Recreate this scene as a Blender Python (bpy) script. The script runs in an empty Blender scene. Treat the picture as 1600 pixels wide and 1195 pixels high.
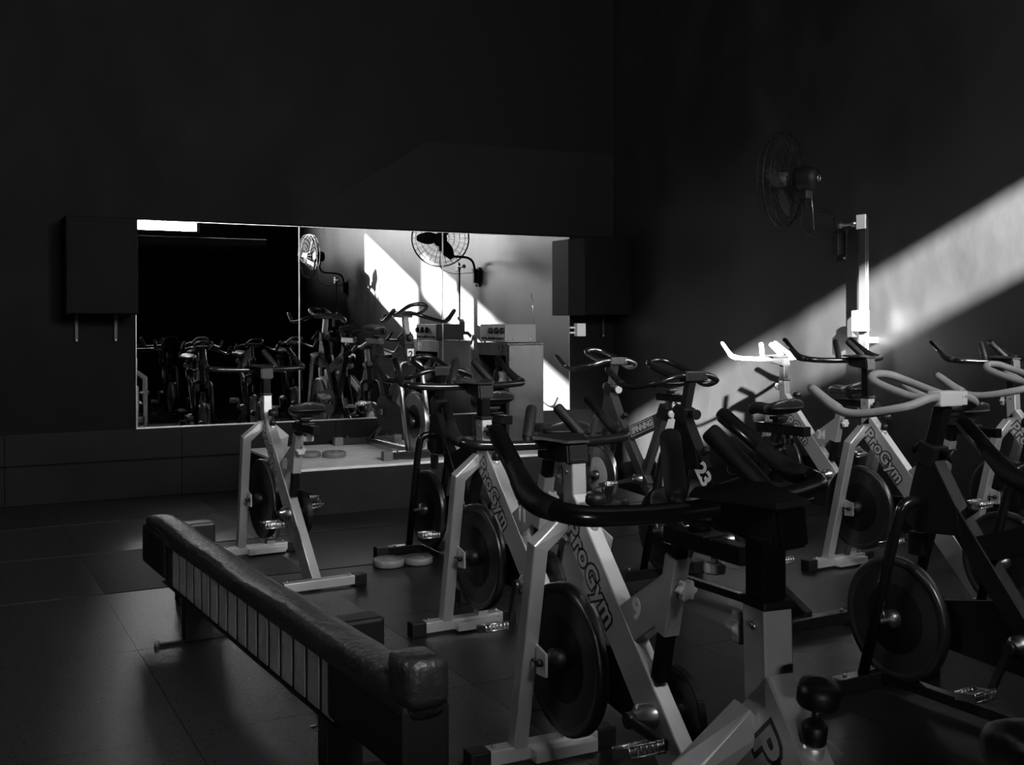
import bpy, bmesh, math, random
from mathutils import Vector, Matrix
random.seed(7)
PI = math.pi
S = bpy.context.scene
COL = S.collection

# ------------------------------------------------------------------ camera
YAW, PITCH, ROLL, FPX, CY, CAMH = .485, .008, -.002, 1696.6, 517.6, 1.3
fw = Vector((math.sin(YAW)*math.cos(PITCH), math.cos(YAW)*math.cos(PITCH), -math.sin(PITCH)))
r0 = Vector((math.cos(YAW), -math.sin(YAW), 0)); u0 = r0.cross(fw)
rt = math.cos(ROLL)*r0 + math.sin(ROLL)*u0
up = -math.sin(ROLL)*r0 + math.cos(ROLL)*u0
cd = bpy.data.cameras.new('camera'); cam = bpy.data.objects.new('camera', cd); COL.objects.link(cam)
cd.sensor_fit = 'HORIZONTAL'; cd.sensor_width = 36; cd.lens = FPX/1600*36
cd.shift_y = (CY-597.5)/1600
cd.clip_start = .02
cam.matrix_world = Matrix(((rt.x, up.x, -fw.x, 0), (rt.y, up.y, -fw.y, 0), (rt.z, up.z, -fw.z, CAMH), (0, 0, 0, 1)))
S.camera = cam

# ------------------------------------------------------------------ light and exposure
S.view_settings.view_transform = 'Standard'; S.view_settings.look = 'None'
S.view_settings.gamma = 1; S.view_settings.use_curve_mapping = False
S.view_settings.exposure = 0.0
SKY = 98.0
SUN = 370.0
wld = bpy.data.worlds.new('sky'); S.world = wld; wld.use_nodes = True
wn = wld.node_tree.nodes; wn.clear()
wo = wn.new('ShaderNodeOutputWorld'); wb = wn.new('ShaderNodeBackground')
wb.inputs[0].default_value = (1, 1, 1, 1); wb.inputs[1].default_value = SKY
wld.node_tree.links.new(wb.outputs[0], wo.inputs[0])
SD = Vector((.52, 1.0, -.42)).normalized()
sl = bpy.data.lights.new('sun', 'SUN'); sl.energy = SUN; sl.angle = math.radians(1.0)
so = bpy.data.objects.new('sun', sl); COL.objects.link(so)
so.rotation_euler = SD.to_track_quat('-Z', 'Y').to_euler(); so.location = (-4, -9, 8)
S.cycles.max_bounces = 10; S.cycles.diffuse_bounces = 4; S.cycles.glossy_bounces = 5; S.cycles.transparent_max_bounces = 8
S.cycles.sample_clamp_indirect = 6.0
S.cycles.caustics_reflective = False; S.cycles.caustics_refractive = False

# room extents
XL, XR, YB, YF, ZC = -2.5, 5.53, 8.47, -1.5, 5.0     # left, right, back (mirror) wall, wall behind the camera, ceiling
WINS = [(.45, 2.70, 3.95, 4.53), (2.735, 3.82, 2.80, 4.05), (-.35, .25, 1.02, 1.20)]  # x0,x1,z0,z1 in the wall behind the camera; first shaped for the sun band, last added as fill light

# ------------------------------------------------------------------ materials
MATS = {}
def mat(name, col, rough=.5, metal=0., coat=0., noise=0., nscale=8., bump=0., bscale=60., rvar=0., spec=.5, stretch=None):
    m = bpy.data.materials.new(name); m.use_nodes = True
    nt = m.node_tree; b = nt.nodes['Principled BSDF']
    c = (col, col, col) if not isinstance(col, tuple) else col
    b.inputs['Base Color'].default_value = (*c, 1); b.inputs['Roughness'].default_value = rough
    b.inputs['Metallic'].default_value = metal; b.inputs['Specular IOR Level'].default_value = spec
    if coat: b.inputs['Coat Weight'].default_value = coat; b.inputs['Coat Roughness'].default_value = .15
    if noise or rvar or bump:
        tc = nt.nodes.new('ShaderNodeTexCoord')
        src = tc.outputs['Object']
        if stretch:
            mp = nt.nodes.new('ShaderNodeMapping'); mp.inputs['Scale'].default_value = stretch
            nt.links.new(src, mp.inputs[0]); src = mp.outputs[0]
        n = nt.nodes.new('ShaderNodeTexNoise'); n.inputs['Scale'].default_value = nscale; n.inputs['Detail'].default_value = 6
        n.inputs['Roughness'].default_value = .65
        nt.links.new(src, n.inputs['Vector'])
        if noise:
            rp = nt.nodes.new('ShaderNodeValToRGB')
            lo = tuple(max(0, x*(1-noise)) for x in c); hi = tuple(x*(1+noise) for x in c)
            rp.color_ramp.elements[0].color = (*lo, 1); rp.color_ramp.elements[1].color = (*hi, 1)
            rp.color_ramp.elements[0].position = .3; rp.color_ramp.elements[1].position = .7
            nt.links.new(n.outputs['Fac'], rp.inputs[0]); nt.links.new(rp.outputs[0], b.inputs['Base Color'])
        if rvar:
            mr = nt.nodes.new('ShaderNodeMapRange'); mr.inputs[1].default_value = .3; mr.inputs[2].default_value = .7
            mr.inputs[3].default_value = max(.03, rough-rvar); mr.inputs[4].default_value = min(1, rough+rvar)
            nt.links.new(n.outputs['Fac'], mr.inputs[0]); nt.links.new(mr.outputs[0], b.inputs['Roughness'])
        if bump:
            n2 = nt.nodes.new('ShaderNodeTexNoise'); n2.inputs['Scale'].default_value = bscale; n2.inputs['Detail'].default_value = 4
            nt.links.new(tc.outputs['Object'], n2.inputs['Vector'])
            bp = nt.nodes.new('ShaderNodeBump'); bp.inputs['Strength'].default_value = bump; bp.inputs['Distance'].default_value = .004
            nt.links.new(n2.outputs['Fac'], bp.inputs['Height']); nt.links.new(bp.outputs[0], b.inputs['Normal'])
    MATS[name] = m
    return m
M_WALL = mat('dark_wall_paint', .0028, .65, spec=.07, noise=.25, nscale=1.3, bump=.25, bscale=25, rvar=.1, stretch=(1, 1, .45))
M_BOARD_LIT = mat('wall_board_lit_tone', .0062, .6, spec=.1, noise=.3, nscale=3, bump=.2, bscale=30)  # raised above the wall tone to stand in for light falloff on the lower wall
M_WALLR = mat('right_wall_paint', .0050, .40, spec=1.0, noise=.15, nscale=1.5, bump=.15, bscale=18, rvar=.08, stretch=(1, 1, .5))
M_CEIL = mat('ceiling_paint', .015, .8)
M_FLOOR = mat('black_floor_rubber', .008, .33, noise=.15, nscale=3, bump=.4, bscale=160, rvar=.03)
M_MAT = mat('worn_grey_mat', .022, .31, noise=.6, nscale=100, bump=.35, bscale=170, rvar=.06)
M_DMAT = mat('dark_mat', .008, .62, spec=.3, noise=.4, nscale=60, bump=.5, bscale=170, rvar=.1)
M_WHITE = mat('pale_silver_paint', .68, .46, metal=.78, noise=.06, nscale=9, coat=.12)
M_BLACK = mat('black_frame_paint', .006, .24, coat=.3, noise=.2, nscale=20)
M_BTUBE = mat('black_bar_tube', .010, .22, coat=.4)
M_FOAM = mat('black_foam_grip', .007, .55, spec=.35, bump=.3, bscale=400)
M_GREYBAR = mat('grey_foam_bar', .22, .6, noise=.1, nscale=40, bump=.15, bscale=300)
M_GREYLT = mat('light_grey_clamp', .42, .5)
M_CHROME = mat('chrome', .82, .26, metal=1)
M_STEEL = mat('brushed_steel', .45, .3, metal=1, noise=.2, nscale=30)
M_DSTEEL = mat('dark_steel', .10, .32, metal=.9)
M_WHEEL = mat('black_flywheel', .004, .36, spec=.35)
M_SILVER = mat('silver_flywheel', .78, .3, metal=.35, noise=.15, nscale=14)
M_VINYL = mat('black_vinyl', .016, .38, bump=.25, bscale=90)
M_BENCH = mat('bench_vinyl', .020, .40, bump=.9, bscale=55, noise=.3, nscale=40)
M_PLAST = mat('black_plastic', .006, .45, spec=.35)
M_GKNOB = mat('grey_plastic_knob', .38, .45)
M_WKNOB = mat('white_plastic_knob', .7, .4)
M_INK = mat('lettering_ink', .008, .5)
M_FILL = mat('lettering_fill', .42, .5)
M_NUM = mat('number_white', .88, .5)
M_SLAT = mat('slat_laminate', .24, .55, noise=.2, nscale=25)
M_WOOD = mat('stage_plywood', .90, .45, noise=.3, nscale=5, stretch=(1, 9, 9), rvar=.1)
M_STAGE = mat('stage_black_side', .006, .6, spec=.2, noise=.7, nscale=5)
M_FLAP = mat('matt_black_vinyl', .008, .6, spec=.2, bump=.3, bscale=70)
M_FAN = mat('fan_housing', .004, .55, spec=.15)
M_CAB = mat('black_steel_cabinet', .030, .34, noise=.5, nscale=4, stretch=(1, 1, .5), rvar=.12)
M_BOX = mat('speaker_box_paint', .0035, .6, spec=.04, noise=.35, nscale=6)
M_PANEL = mat('grey_amp_face', .16, .45)
M_WPLAST = mat('white_plastic', .8, .4)
M_TOWEL = mat('white_cloth', .75, .9, bump=.5, bscale=120)
M_PLATE = mat('grey_weight_plate', .16, .5, noise=.2, nscale=30)
M_FEET = mat('grey_rubber_foot', .13, .6)
M_POLE = mat('dark_pole_paint', .02, .4)
M_WIRE = mat('black_wire', .004, .5, spec=.15)
M_BLADE = mat('fan_blade', .03, .5, spec=.3)
M_ALU = mat('mirror_edge_aluminium', .55, .3, metal=1)
M_MIRROR = mat('mirror_glass', .86, .0, metal=1)
gm = bpy.data.materials.new('window_glass'); gm.use_nodes = True
nt = gm.node_tree; nt.nodes.clear()
o_ = nt.nodes.new('ShaderNodeOutputMaterial'); mx = nt.nodes.new('ShaderNodeMixShader'); tr = nt.nodes.new('ShaderNodeBsdfTransparent'); gl = nt.nodes.new('ShaderNodeBsdfGlossy')
gl.inputs['Roughness'].default_value = .02; mx.inputs[0].default_value = .06
nt.links.new(tr.outputs[0], mx.inputs[1]); nt.links.new(gl.outputs[0], mx.inputs[2]); nt.links.new(mx.outputs[0], o_.inputs[0])
M_GLASS = gm

# ------------------------------------------------------------------ mesh helpers
def V(*a): return Vector(a)
def box(bm, lo, hi, bev=0., rot=None, about=None):
    x0, y0, z0 = lo; x1, y1, z1 = hi
    vs = [bm.verts.new(p) for p in ((x0,y0,z0),(x1,y0,z0),(x1,y1,z0),(x0,y1,z0),(x0,y0,z1),(x1,y0,z1),(x1,y1,z1),(x0,y1,z1))]
    fs = [bm.faces.new([vs[i] for i in f]) for f in ((0,3,2,1),(4,5,6,7),(0,1,5,4),(1,2,6,5),(2,3,7,6),(3,0,4,7))]
    if bev:
        es = list({e for f in fs for e in f.edges})
        r = bmesh.ops.bevel(bm, geom=es, offset=bev, segments=2, affect='EDGES', profile=.6)
        vs = list({v for f in r['faces'] for v in f.verts} | {v for v in vs if v.is_valid})
    if rot is not None: bmesh.ops.rotate(bm, verts=vs, cent=about or ((Vector(lo)+Vector(hi))/2), matrix=rot)
    return vs
def rect_sec(w, d, c=.003):
    a, b = w/2, d/2
    return [(a-c,-b),(a,-b+c),(a,b-c),(a-c,b),(-a+c,b),(-a,b-c),(-a,-b+c),(-a+c,-b)]
def sweep(bm, pts, sec, ref, caps=True):
    """rectangular tube along a polyline with mitred joints; sec is (a,b) pairs, a along ref made square to the path"""
    pts = [Vector(p) for p in pts]; n = len(pts); ref = Vector(ref)
    T = [(pts[i+1]-pts[i]).normalized() for i in range(n-1)]
    fr = []
    for t in T:
        a = (ref - t*ref.dot(t)).normalized(); fr.append((a, t.cross(a)))
    rings = []
    for i in range(n):
        k = min(i, n-2); t = T[k]; a, b = fr[k]
        nrm = t if i in (0, n-1) else (T[i-1]+T[i]).normalized()
        ring = []
        for s in sec:
            p = pts[i] + a*s[0] + b*s[1]
            p = p - t*((p-pts[i]).dot(nrm)/t.dot(nrm))
            ring.append(bm.verts.new(p))
        rings.append(ring)
    m = len(sec)
    for i in range(n-1):
        for j in range(m):
            bm.faces.new((rings[i][j], rings[i][(j+1)%m], rings[i+1][(j+1)%m], rings[i+1][j]))
    if caps:
        bm.faces.new(rings[0][::-1]); bm.faces.new(rings[-1])
def fillet(pts, rad, n=6):
    pts = [Vector(p) for p in pts]; out = [pts[0]]
    for i in range(1, len(pts)-1):
        a, b, c = pts[i-1], pts[i], pts[i+1]
        r = min(rad, (a-b).length*.48, (c-b).length*.48)
        p, q = b+(a-b).normalized()*r, b+(c-b).normalized()*r
        for k in range(n+1):
            t = k/n; out.append(p*(1-t)**2 + b*2*t*(1-t) + q*t*t)
    out.append(pts[-1]); return out
def tube(bm, pts, r, seg=12, caps=True, radii=None, closed=False):
    pts = [Vector(p) for p in pts]; n = len(pts)
    def tan(i):
        if closed: return (pts[(i+1)%n]-pts[i-1]).normalized()
        return (pts[min(i+1, n-1)]-pts[max(i-1, 0)]).normalized()
    t = tan(0); a = t.orthogonal().normalized(); rings = []
    for i in range(n):
        t2 = tan(i); a = (a - t2*a.dot(t2)).normalized(); b = t2.cross(a)
        rr = radii[i] if radii else r
        rings.append([bm.verts.new(pts[i] + (a*math.cos(2*PI*k/seg)+b*math.sin(2*PI*k/seg))*rr) for k in range(seg)])
    for i in range(n if closed else n-1):
        A, B = rings[i], rings[(i+1)%n]
        for k in range(seg): 
            f = bm.faces.new((A[k], A[(k+1)%seg], B[(k+1)%seg], B[k])); f.smooth = True
    if caps and not closed:
        bm.faces.new(rings[0][::-1]); bm.faces.new(rings[-1])
def grip_tube(bm, p, q, r, seg=14):
    """padded sleeve with rounded ends from p to q"""
    p, q = Vector(p), Vector(q); d = (q-p); L = d.length; d.normalize()
    ts = [0, .001, .004, .010, L-.010, L-.004, L-.001, L]; rs = [r*.55, r*.75, r*.92, r, r, r*.92, r*.75, r*.5]
    tube(bm, [p+d*t for t in ts], r, seg, True, rs)
def lathe(bm, prof, axis='x', seg=32, center=(0,0,0)):
    """prof: (radius, offset along axis)"""
    c = Vector(center); rings = []
    for r, h in prof:
        ring = []
        for k in range(seg):
            a = 2*PI*k/seg; u, v = r*math.cos(a), r*math.sin(a)
            p = {'x': (h,u,v), 'y': (v,h,u), 'z': (u,v,h)}[axis]
            ring.append(bm.verts.new(c+Vector(p)))
        rings.append(ring)
    for i in range(len(rings)-1):
        for k in range(seg):
            f = bm.faces.new((rings[i][k], rings[i][(k+1)%seg], rings[i+1][(k+1)%seg], rings[i+1][k])); f.smooth = True
    bm.faces.new(rings[0][::-1]); bm.faces.new(rings[-1])
def prism_x(bm, poly, x0, x1, bev=0.):
    """polygon of (y,z) extruded along x"""
    A = [bm.verts.new((x0, y, z)) for y, z in poly]; B = [bm.verts.new((x1, y, z)) for y, z in poly]
    fs = [bm.faces.new(A[::-1]), bm.faces.new(B)]
    n = len(poly)
    for i in range(n): fs.append(bm.faces.new((A[i], A[(i+1)%n], B[(i+1)%n], B[i])))
    if bev:
        bmesh.ops.bevel(bm, geom=list({e for f in fs for e in f.edges}), offset=bev, segments=2, affect='EDGES')
def mesh(fn, smooth=False):
    """fn(bm) fills a bmesh; returns a mesh datablock"""
    bm = bmesh.new(); fn(bm)
    bmesh.ops.recalc_face_normals(bm, faces=bm.faces[:])
    me = bpy.data.meshes.new('shape'); bm.to_mesh(me); bm.free()
    if smooth:
        for p in me.polygons: p.use_smooth = True
    return me
def obj(name, me, m=None, parent=None, loc=None, rot=None, kind=None, label=None):
    o = bpy.data.objects.new(name, me); COL.objects.link(o)
    if m is not None and len(me.materials) == 0: me.materials.append(m)
    elif m is not None and me.materials[0] is not m:
        o.material_slots[0].link = 'OBJECT'; o.material_slots[0].material = m
    if parent: o.parent = parent
    if loc is not None: o.location = loc
    if rot is not None: o.rotation_euler = rot
    if kind: o['kind'] = kind
    if label: o['label'] = label
    return o
def tag(o, label, cat, group=None):
    o['label'] = label; o['category'] = cat
    if group: o['group'] = group
    return o
def thing(name, label, cat, loc=(0,0,0), rz=0., group=None):
    o = bpy.data.objects.new(name, None); COL.objects.link(o)
    o.empty_display_size = .1; o.location = loc; o.rotation_euler = (0, 0, rz)
    return tag(o, label, cat, group)
_TXT = {}
def text_mesh(s, size, offset=0., shear=0., spacing=1., depth=.0006):
    key = (s, size, offset, shear, spacing, depth)
    if key in _TXT: return _TXT[key]
    cu = bpy.data.curves.new('txt', 'FONT'); cu.body = s; cu.size = size; cu.align_x = 'CENTER'; cu.align_y = 'CENTER'
    cu.offset = offset; cu.extrude = depth; cu.resolution_u = 3; cu.shear = shear; cu.space_character = spacing
    o = bpy.data.objects.new('txt', cu); COL.objects.link(o)
    dg = bpy.context.evaluated_depsgraph_get()
    me = bpy.data.meshes.new_from_object(o.evaluated_get(dg))
    bpy.data.objects.remove(o); bpy.data.curves.remove(cu)
    me.materials.clear(); _TXT[key] = me
    return me
def place_text(name, me, m, parent, pos, T, U, label=None):
    T = Vector(T).normalized(); U = Vector(U).normalized(); N = T.cross(U)
    o = obj(name, me, m, parent, label=label)
    o.matrix_local = Matrix(((T.x,U.x,N.x,pos[0]),(T.y,U.y,N.y,pos[1]),(T.z,U.z,N.z,pos[2]),(0,0,0,1)))
    return o

# ------------------------------------------------------------------ the room
def struct(name, fn, m, parent=None):
    return obj(name, mesh(fn), m, parent, kind=None if parent else 'structure')
floor = struct('floor', lambda b: box(b, (XL-.2, YF-.2, -.15), (XR+.2, YB+.2, -.012)), M_FLOOR)
struct('ceiling', lambda b: box(b, (XL-.2, YF-.2, ZC), (XR+.2, YB+.2, ZC+.15)), M_CEIL)
wall_back = struct('wall_back', lambda b: box(b, (XL-.2, YB, -.15), (XR+.2, YB+.2, ZC)), M_WALL)
struct('wall_right', lambda b: box(b, (XR, YF-.2, -.15), (XR+.2, YB, ZC)), M_WALLR)
FILL_LW = (4.1, 4.9, 3.2, 3.48)     # unseen window added in the left wall for fill light: y0, y1, z0, z1
def wall_left(b):
    y0, y1, z0, z1 = FILL_LW
    box(b, (XL-.12, YF-.2, -.15), (XL, y0, ZC)); box(b, (XL-.12, y1, -.15), (XL, YB, ZC))
    box(b, (XL-.12, y0, -.15), (XL, y1, z0)); box(b, (XL-.12, y0, z1), (XL, y1, ZC))
struct('wall_left', wall_left, M_WALL)
def wall_front(b):
    xs = sorted({XL, XR, *[w[0] for w in WINS], *[w[1] for w in WINS]}); zs = sorted({-.15, ZC, *[w[2] for w in WINS], *[w[3] for w in WINS]})
    for i in range(len(xs)-1):
        for j in range(len(zs)-1):
            cx, cz = (xs[i]+xs[i+1])/2, (zs[j]+zs[j+1])/2
            if any(w[0] < cx < w[1] and w[2] < cz < w[3] for w in WINS): continue
            box(b, (xs[i], YF-.12, zs[j]), (xs[i+1], YF, zs[j+1]))
struct('wall_front', wall_front, M_WALL)
struct('sun_block_awning', lambda b: box(b, (-2.3, YF-2.9, 2.10), (1.0, YF-.121, 2.16), .004), M_CEIL)   # unseen awning added to block sun at the low fill window
# unseen gallery slab behind the camera, placed to cut light from the high windows
struct('shade_slab', lambda b: box(b, (XL, YF, 2.50), (4.55, .02, 2.61), .004), M_CEIL)
for k, (x0, x1, z0, z1) in enumerate(WINS):
    n = max(1, round((x1-x0)/1.1))
    def frame(b):
        t = .03
        for zz in (z0, z1-t): box(b, (x0, YF-.09, zz), (x1, YF-.04, zz+t))
        for i in range(n+1):
            xx = x0 + (x1-x0-t)*i/n; box(b, (xx, YF-.09, z0+t), (xx+t, YF-.04, z1-t))
    w = obj('window_%d' % (k+1), mesh(frame), M_DSTEEL, kind='structure')
    for i in range(n):
        a = x0+.03+(x1-x0-.03)*i/n; c = x0+(x1-x0-.03)*(i+1)/n
        obj('pane', mesh(lambda b: box(b, (a, YF-.068, z0+.03), (c, YF-.062, z1-.03))), M_GLASS, w)
    pl = bpy.data.lights.new('window_portal', 'AREA'); pl.shape = 'RECTANGLE'; pl.size = x1-x0; pl.size_y = z1-z0; pl.cycles.is_portal = True
    po = bpy.data.objects.new('window_portal', pl); COL.objects.link(po)
    po.location = ((x0+x1)/2, YF-.125, (z0+z1)/2); po.rotation_euler = Vector((0, 1, 0)).to_track_quat('-Z', 'Z').to_euler()

y0, y1, z0, z1 = FILL_LW
w = obj('window_%d' % (len(WINS)+1), mesh(lambda b: [box(b, (XL-.09, y0, z0), (XL-.04, y1, z0+.03)), box(b, (XL-.09, y0, z1-.03), (XL-.04, y1, z1)), box(b, (XL-.09, y0, z0+.03), (XL-.04, y0+.03, z1-.03)), box(b, (XL-.09, y1-.03, z0+.03), (XL-.04, y1, z1-.03))]), M_DSTEEL, kind='structure')  # frame of the added fill opening on the left
obj('pane', mesh(lambda b: box(b, (XL-.068, y0+.03, z0+.03), (XL-.062, y1-.03, z1-.03))), M_GLASS, w)
pl = bpy.data.lights.new('window_portal', 'AREA'); pl.shape = 'RECTANGLE'; pl.size = y1-y0; pl.size_y = z1-z0; pl.cycles.is_portal = True
po = bpy.data.objects.new('window_portal', pl); COL.objects.link(po)
po.location = (XL-.125, (y0+y1)/2, (z0+z1)/2); po.rotation_euler = Vector((1, 0, 0)).to_track_quat('-Z', 'Z').to_euler()

# rubber mats on the floor, one metre squares with open joints
MXS = [XL, -1.31, -.31, .69, 1.69, 2.69, 3.69, 4.69, XR]; MY0 = -1.49
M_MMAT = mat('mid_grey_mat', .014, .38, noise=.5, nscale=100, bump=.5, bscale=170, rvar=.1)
for i in range(len(MXS)-1):
    for j in range(10):
        x0, x1 = MXS[i], MXS[i+1]; y0, y1 = MY0+j*1.0, MY0+(j+1)*1.0
        if j >= 7: y0 += .02
        x0c, x1c, y0c, y1c = max(x0, XL+.01)+.001, min(x1, XR-.01)-.001, max(y0, YF+.01)+.001, min(y1, YB-.01)-.001
        if x1c-x0c < .05 or y1c-y0c < .05: continue
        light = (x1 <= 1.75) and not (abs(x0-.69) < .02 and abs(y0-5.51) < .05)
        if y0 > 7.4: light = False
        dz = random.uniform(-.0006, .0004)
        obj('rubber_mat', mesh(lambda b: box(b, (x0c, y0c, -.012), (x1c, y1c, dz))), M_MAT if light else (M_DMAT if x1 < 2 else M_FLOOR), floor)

# boards and trims on the back wall
xs = [XL+.01, -.82, .40, 1.62, 2.84, 4.06, XR-.01]
for a, c in zip(xs[:-1], xs[1:]):
    for z0, z1 in ((.0, .278), (.286, .512)):
        obj('wall_board', mesh(lambda b: box(b, (a+.002, YB-.011, z0+.002), (c-.002, YB+.004, z1), .0015)), M_BOARD_LIT, wall_back)
obj('trim_1', mesh(lambda b: tube(b, [(XL+.02, YB-.018, .283), (XR-.02, YB-.018, .283)], .007, 8)), M_BOX, kind='structure')
def soffit(b):
    P = [(2.46, 2.085), (3.64, 2.83), (5.525, 2.85), (5.525, 2.085)]
    A = [b.verts.new((x, YB-.014, z)) for x, z in P]; B = [b.verts.new((x, YB+.004, z)) for x, z in P]
    b.faces.new(A); b.faces.new(B[::-1])
    for i in range(4): b.faces.new((A[i], B[i], B[(i+1)%4], A[(i+1)%4]))
obj('trim_2', mesh(soffit), mat('soffit_board_paint', .0042, .65, spec=.08, noise=.2, nscale=1.6, bump=.2, bscale=25), kind='structure')

# ------------------------------------------------------------------ mirrors
mx_ = [1.289, 2.536, 3.788, 5.044]
mlab = ['leftmost mirror panel, dark except for a small bright window reflected in its top corner',
        'middle mirror panel on the dark wall, reflecting the sunlit wall patch and many bikes',
        'mirror panel on the dark wall reflecting the round wall fan, behind the tall steel cabinet']
for k in range(3):
    a, c = mx_[k]+.0015, mx_[k+1]-.0015
    t = thing('wall_mirror', mlab[k], 'mirror', ((a+c)/2, YB-.012, .52), 0, 'mirror panels on the back wall')
    hw = (c-a)/2
    obj('mirror_glass', mesh(lambda b: box(b, (-hw+.002, -.006, .004), (hw-.002, 0, 1.547))), M_MIRROR, t)
    obj('backing', mesh(lambda b: box(b, (-hw+.003, .0005, .002), (hw-.003, .011, 1.549))), M_PLAST, t)
    obj('bottom_rail', mesh(lambda b: box(b, (-hw, -.010, -.008), (hw, .0095, .0035), .001)), M_ALU, t)
    for s in (-1, 1):
        obj('edge_strip', mesh(lambda b: box(b, (s*hw-.003*(s > 0), -.0075, .0035), (s*hw+.003*(s < 0), 0, 1.55))), M_ALU, t)
    obj('top_edge', mesh(lambda b: box(b, (-hw, -.0075, 1.5475), (hw, 0, 1.5505))), M_ALU, t)

# ------------------------------------------------------------------ wall boxes
def wall_box(x, label, rods=(.10, .37)):
    t = thing('speaker_box', label, 'box', (x, YB-.014, 1.365), 0, 'black boxes mounted beside the mirrors')
    w, d, h = .486, .306, .69
    obj('body', mesh(lambda b: box(b, (0, -d+.012, 0), (w, 0, h), .004)), M_BOX, t)
    f = obj('front_panel', mesh(lambda b: box(b, (.006, -d-.002, .006), (w-.006, -d+.0115, h-.006), .004)), M_BOX, t)
    def border(b):
        m = .028
        for lo, hi in (((m, m), (w-m, m+.006)), ((m, h-m-.006), (w-m, h-m)), ((m, m+.006), (m+.006, h-m-.006)), ((w-m-.006, m+.006), (w-m, h-m-.006))):
            box(b, (lo[0], -d-.006, lo[1]), (hi[0], -d-.0018, hi[1]))
    obj('border_strip', mesh(border), M_BOX, f)
    for xx in rods:
        br = obj('bracket_rod', mesh(lambda b: box(b, (xx-.011, -.012, -.20), (xx+.011, 0, -.001), .002)), M_PLAST, t)
        obj('screw', mesh(lambda b: lathe(b, [(.004, -.021), (.009, -.018), (.009, -.0122)], 'y', 10, (xx, 0, -.185))), M_STEEL, br)
    return t
wall_box(.778, 'black box on the dark wall left of the mirror')
wall_box(5.030, 'black box in the corner right of the mirror, above the white socket box', (.37,))
t = thing('socket_box', 'small white socket box with two short cable ducts under the corner box', 'socket', (5.145, YB-.0005, 1.23))
obj('box', mesh(lambda b: box(b, (-.045, -.06, -.055), (.045, 0, .062), .004)), M_WPLAST, t)
for zz in (.024, -.022):
    obj('cable_duct', mesh(lambda b: box(b, (-.097, -.02, zz-.008), (-.0455, 0, zz+.008), .001)), M_WPLAST, t)

# ------------------------------------------------------------------ stage
SX0, SX1, SY, SZ = 2.12, 4.62, 7.09, .32
t = thing('stage', 'low stage with a pale plywood top and black sides below the mirrors', 'stage', ((SX0+SX1)/2, (SY+YB)/2, 0))
cx, cy = (SX0+SX1)/2, (SY+YB)/2
obj('side', mesh(lambda b: box(b, (SX0-cx+.01, SY-cy+.01, 0.001), (SX1-cx-.01, YB-.014-cy, SZ-.019))), M_STAGE, t)
for i in range(3):
    a = SX0-cx+(SX1-SX0)*i/3; c = SX0-cx+(SX1-SX0)*(i+1)/3
    obj('plywood_board', mesh(lambda b: box(b, (a+.0015, SY-cy, SZ-.0185), (c-.0015, YB-.013-cy, SZ), .002)), M_WOOD, t)

# ------------------------------------------------------------------ cabinet and amplifier
cxx, cyy, cw, cdp, ch = 3.92, 7.51, .31, .56, .82
t = thing('steel_cabinet', 'tall black steel cabinet on the stage with an open compartment in its side', 'cabinet', (cxx, cyy, SZ))
def cab(b):
    box(b, (.012, 0, 0), (cw, cdp, .016)); box(b, (.002, 0, ch-.10), (cw, cdp, ch-.012))
    box(b, (.012, cdp-.014, .016), (cw, cdp, ch-.10)); box(b, (cw-.014, .0, .016), (cw, cdp-.014, ch-.10))
    box(b, (.012, .0, .016), (cw-.014, .014, ch-.10))
obj('body', mesh(cab), M_CAB, t)
obj('top_plate', mesh(lambda b: box(b, (-.004, -.008, ch-.0118), (cw+.008, cdp+.004, ch), .003)), M_CAB, t)
obj('front_panel', mesh(lambda b: box(b, (.004, -.012, .004), (cw+.004, -.0005, ch-.014), .005)), M_CAB, t)
obj('shelf', mesh(lambda b: box(b, (.016, .016, .42), (cw-.016, cdp-.016, .434))), M_CAB, t)
obj('side_frame', mesh(lambda b: [box(b, (0, 0, .0), (.0115, .03, ch-.101)), box(b, (0, cdp-.03, 0), (.0115, cdp, ch-.101)), box(b, (0, .0305, 0), (.0115, cdp-.0305, .05))]), M_CAB, t)
def cloth(b):
    bmesh.ops.create_icosphere(b, subdivisions=3, radius=1)
    rnd = random.Random(3)
    for v in b.verts:
        c = v.co; w = 1 + .22*math.sin(7*c.x+2)*math.sin(6*c.y+1) + .16*math.sin(9*c.z+4*c.x)
        v.co = Vector((c.x*.055*w, c.y*.10*w, max(-.09, c.z*.095*w)))
tag(obj('folded_towel', mesh(cloth, True), M_TOWEL, loc=(4.005, 7.68, SZ+.434+.0915)), 'crumpled white cloth in the open side of the steel cabinet', 'towel')
t = thing('spray_bottle', 'black bottle beside the white cloth inside the steel cabinet', 'bottle', (4.0, 7.84, SZ+.4345))
obj('bottle', mesh(lambda b: lathe(b, [(.034, .001), (.038, .006), (.038, .13), (.03, .16), (.014, .175), (.014, .195)], 'z', 16)), M_PLAST, t)
obj('cap', mesh(lambda b: lathe(b, [(.018, .1955), (.02, .2), (.02, .235), (.012, .245)], 'z', 12)), M_PLAST, t)
ax, ay, az = 3.885, 7.55, SZ+ch
ax = 3.923
t = thing('amplifier', 'grey amplifier with black knobs on top of the steel cabinet', 'amplifier', (ax, ay, az+.0005))
aw, ad, ah = .27, .46, .148
obj('body', mesh(lambda b: box(b, (.008, 0, .006), (aw, ad, ah), .003)), M_PANEL, t)
for xx in (.03, aw-.03):
    for yy in (.03, ad-.03): obj('foot', mesh(lambda b: lathe(b, [(.012, 0), (.012, .0058)], 'z', 10, (xx, yy, 0))), M_PLAST, t)
fp = obj('knob_panel', mesh(lambda b: box(b, (0, .004, .010), (.0078, ad-.004, ah-.004), .001)), M_GREYLT, t)
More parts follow.
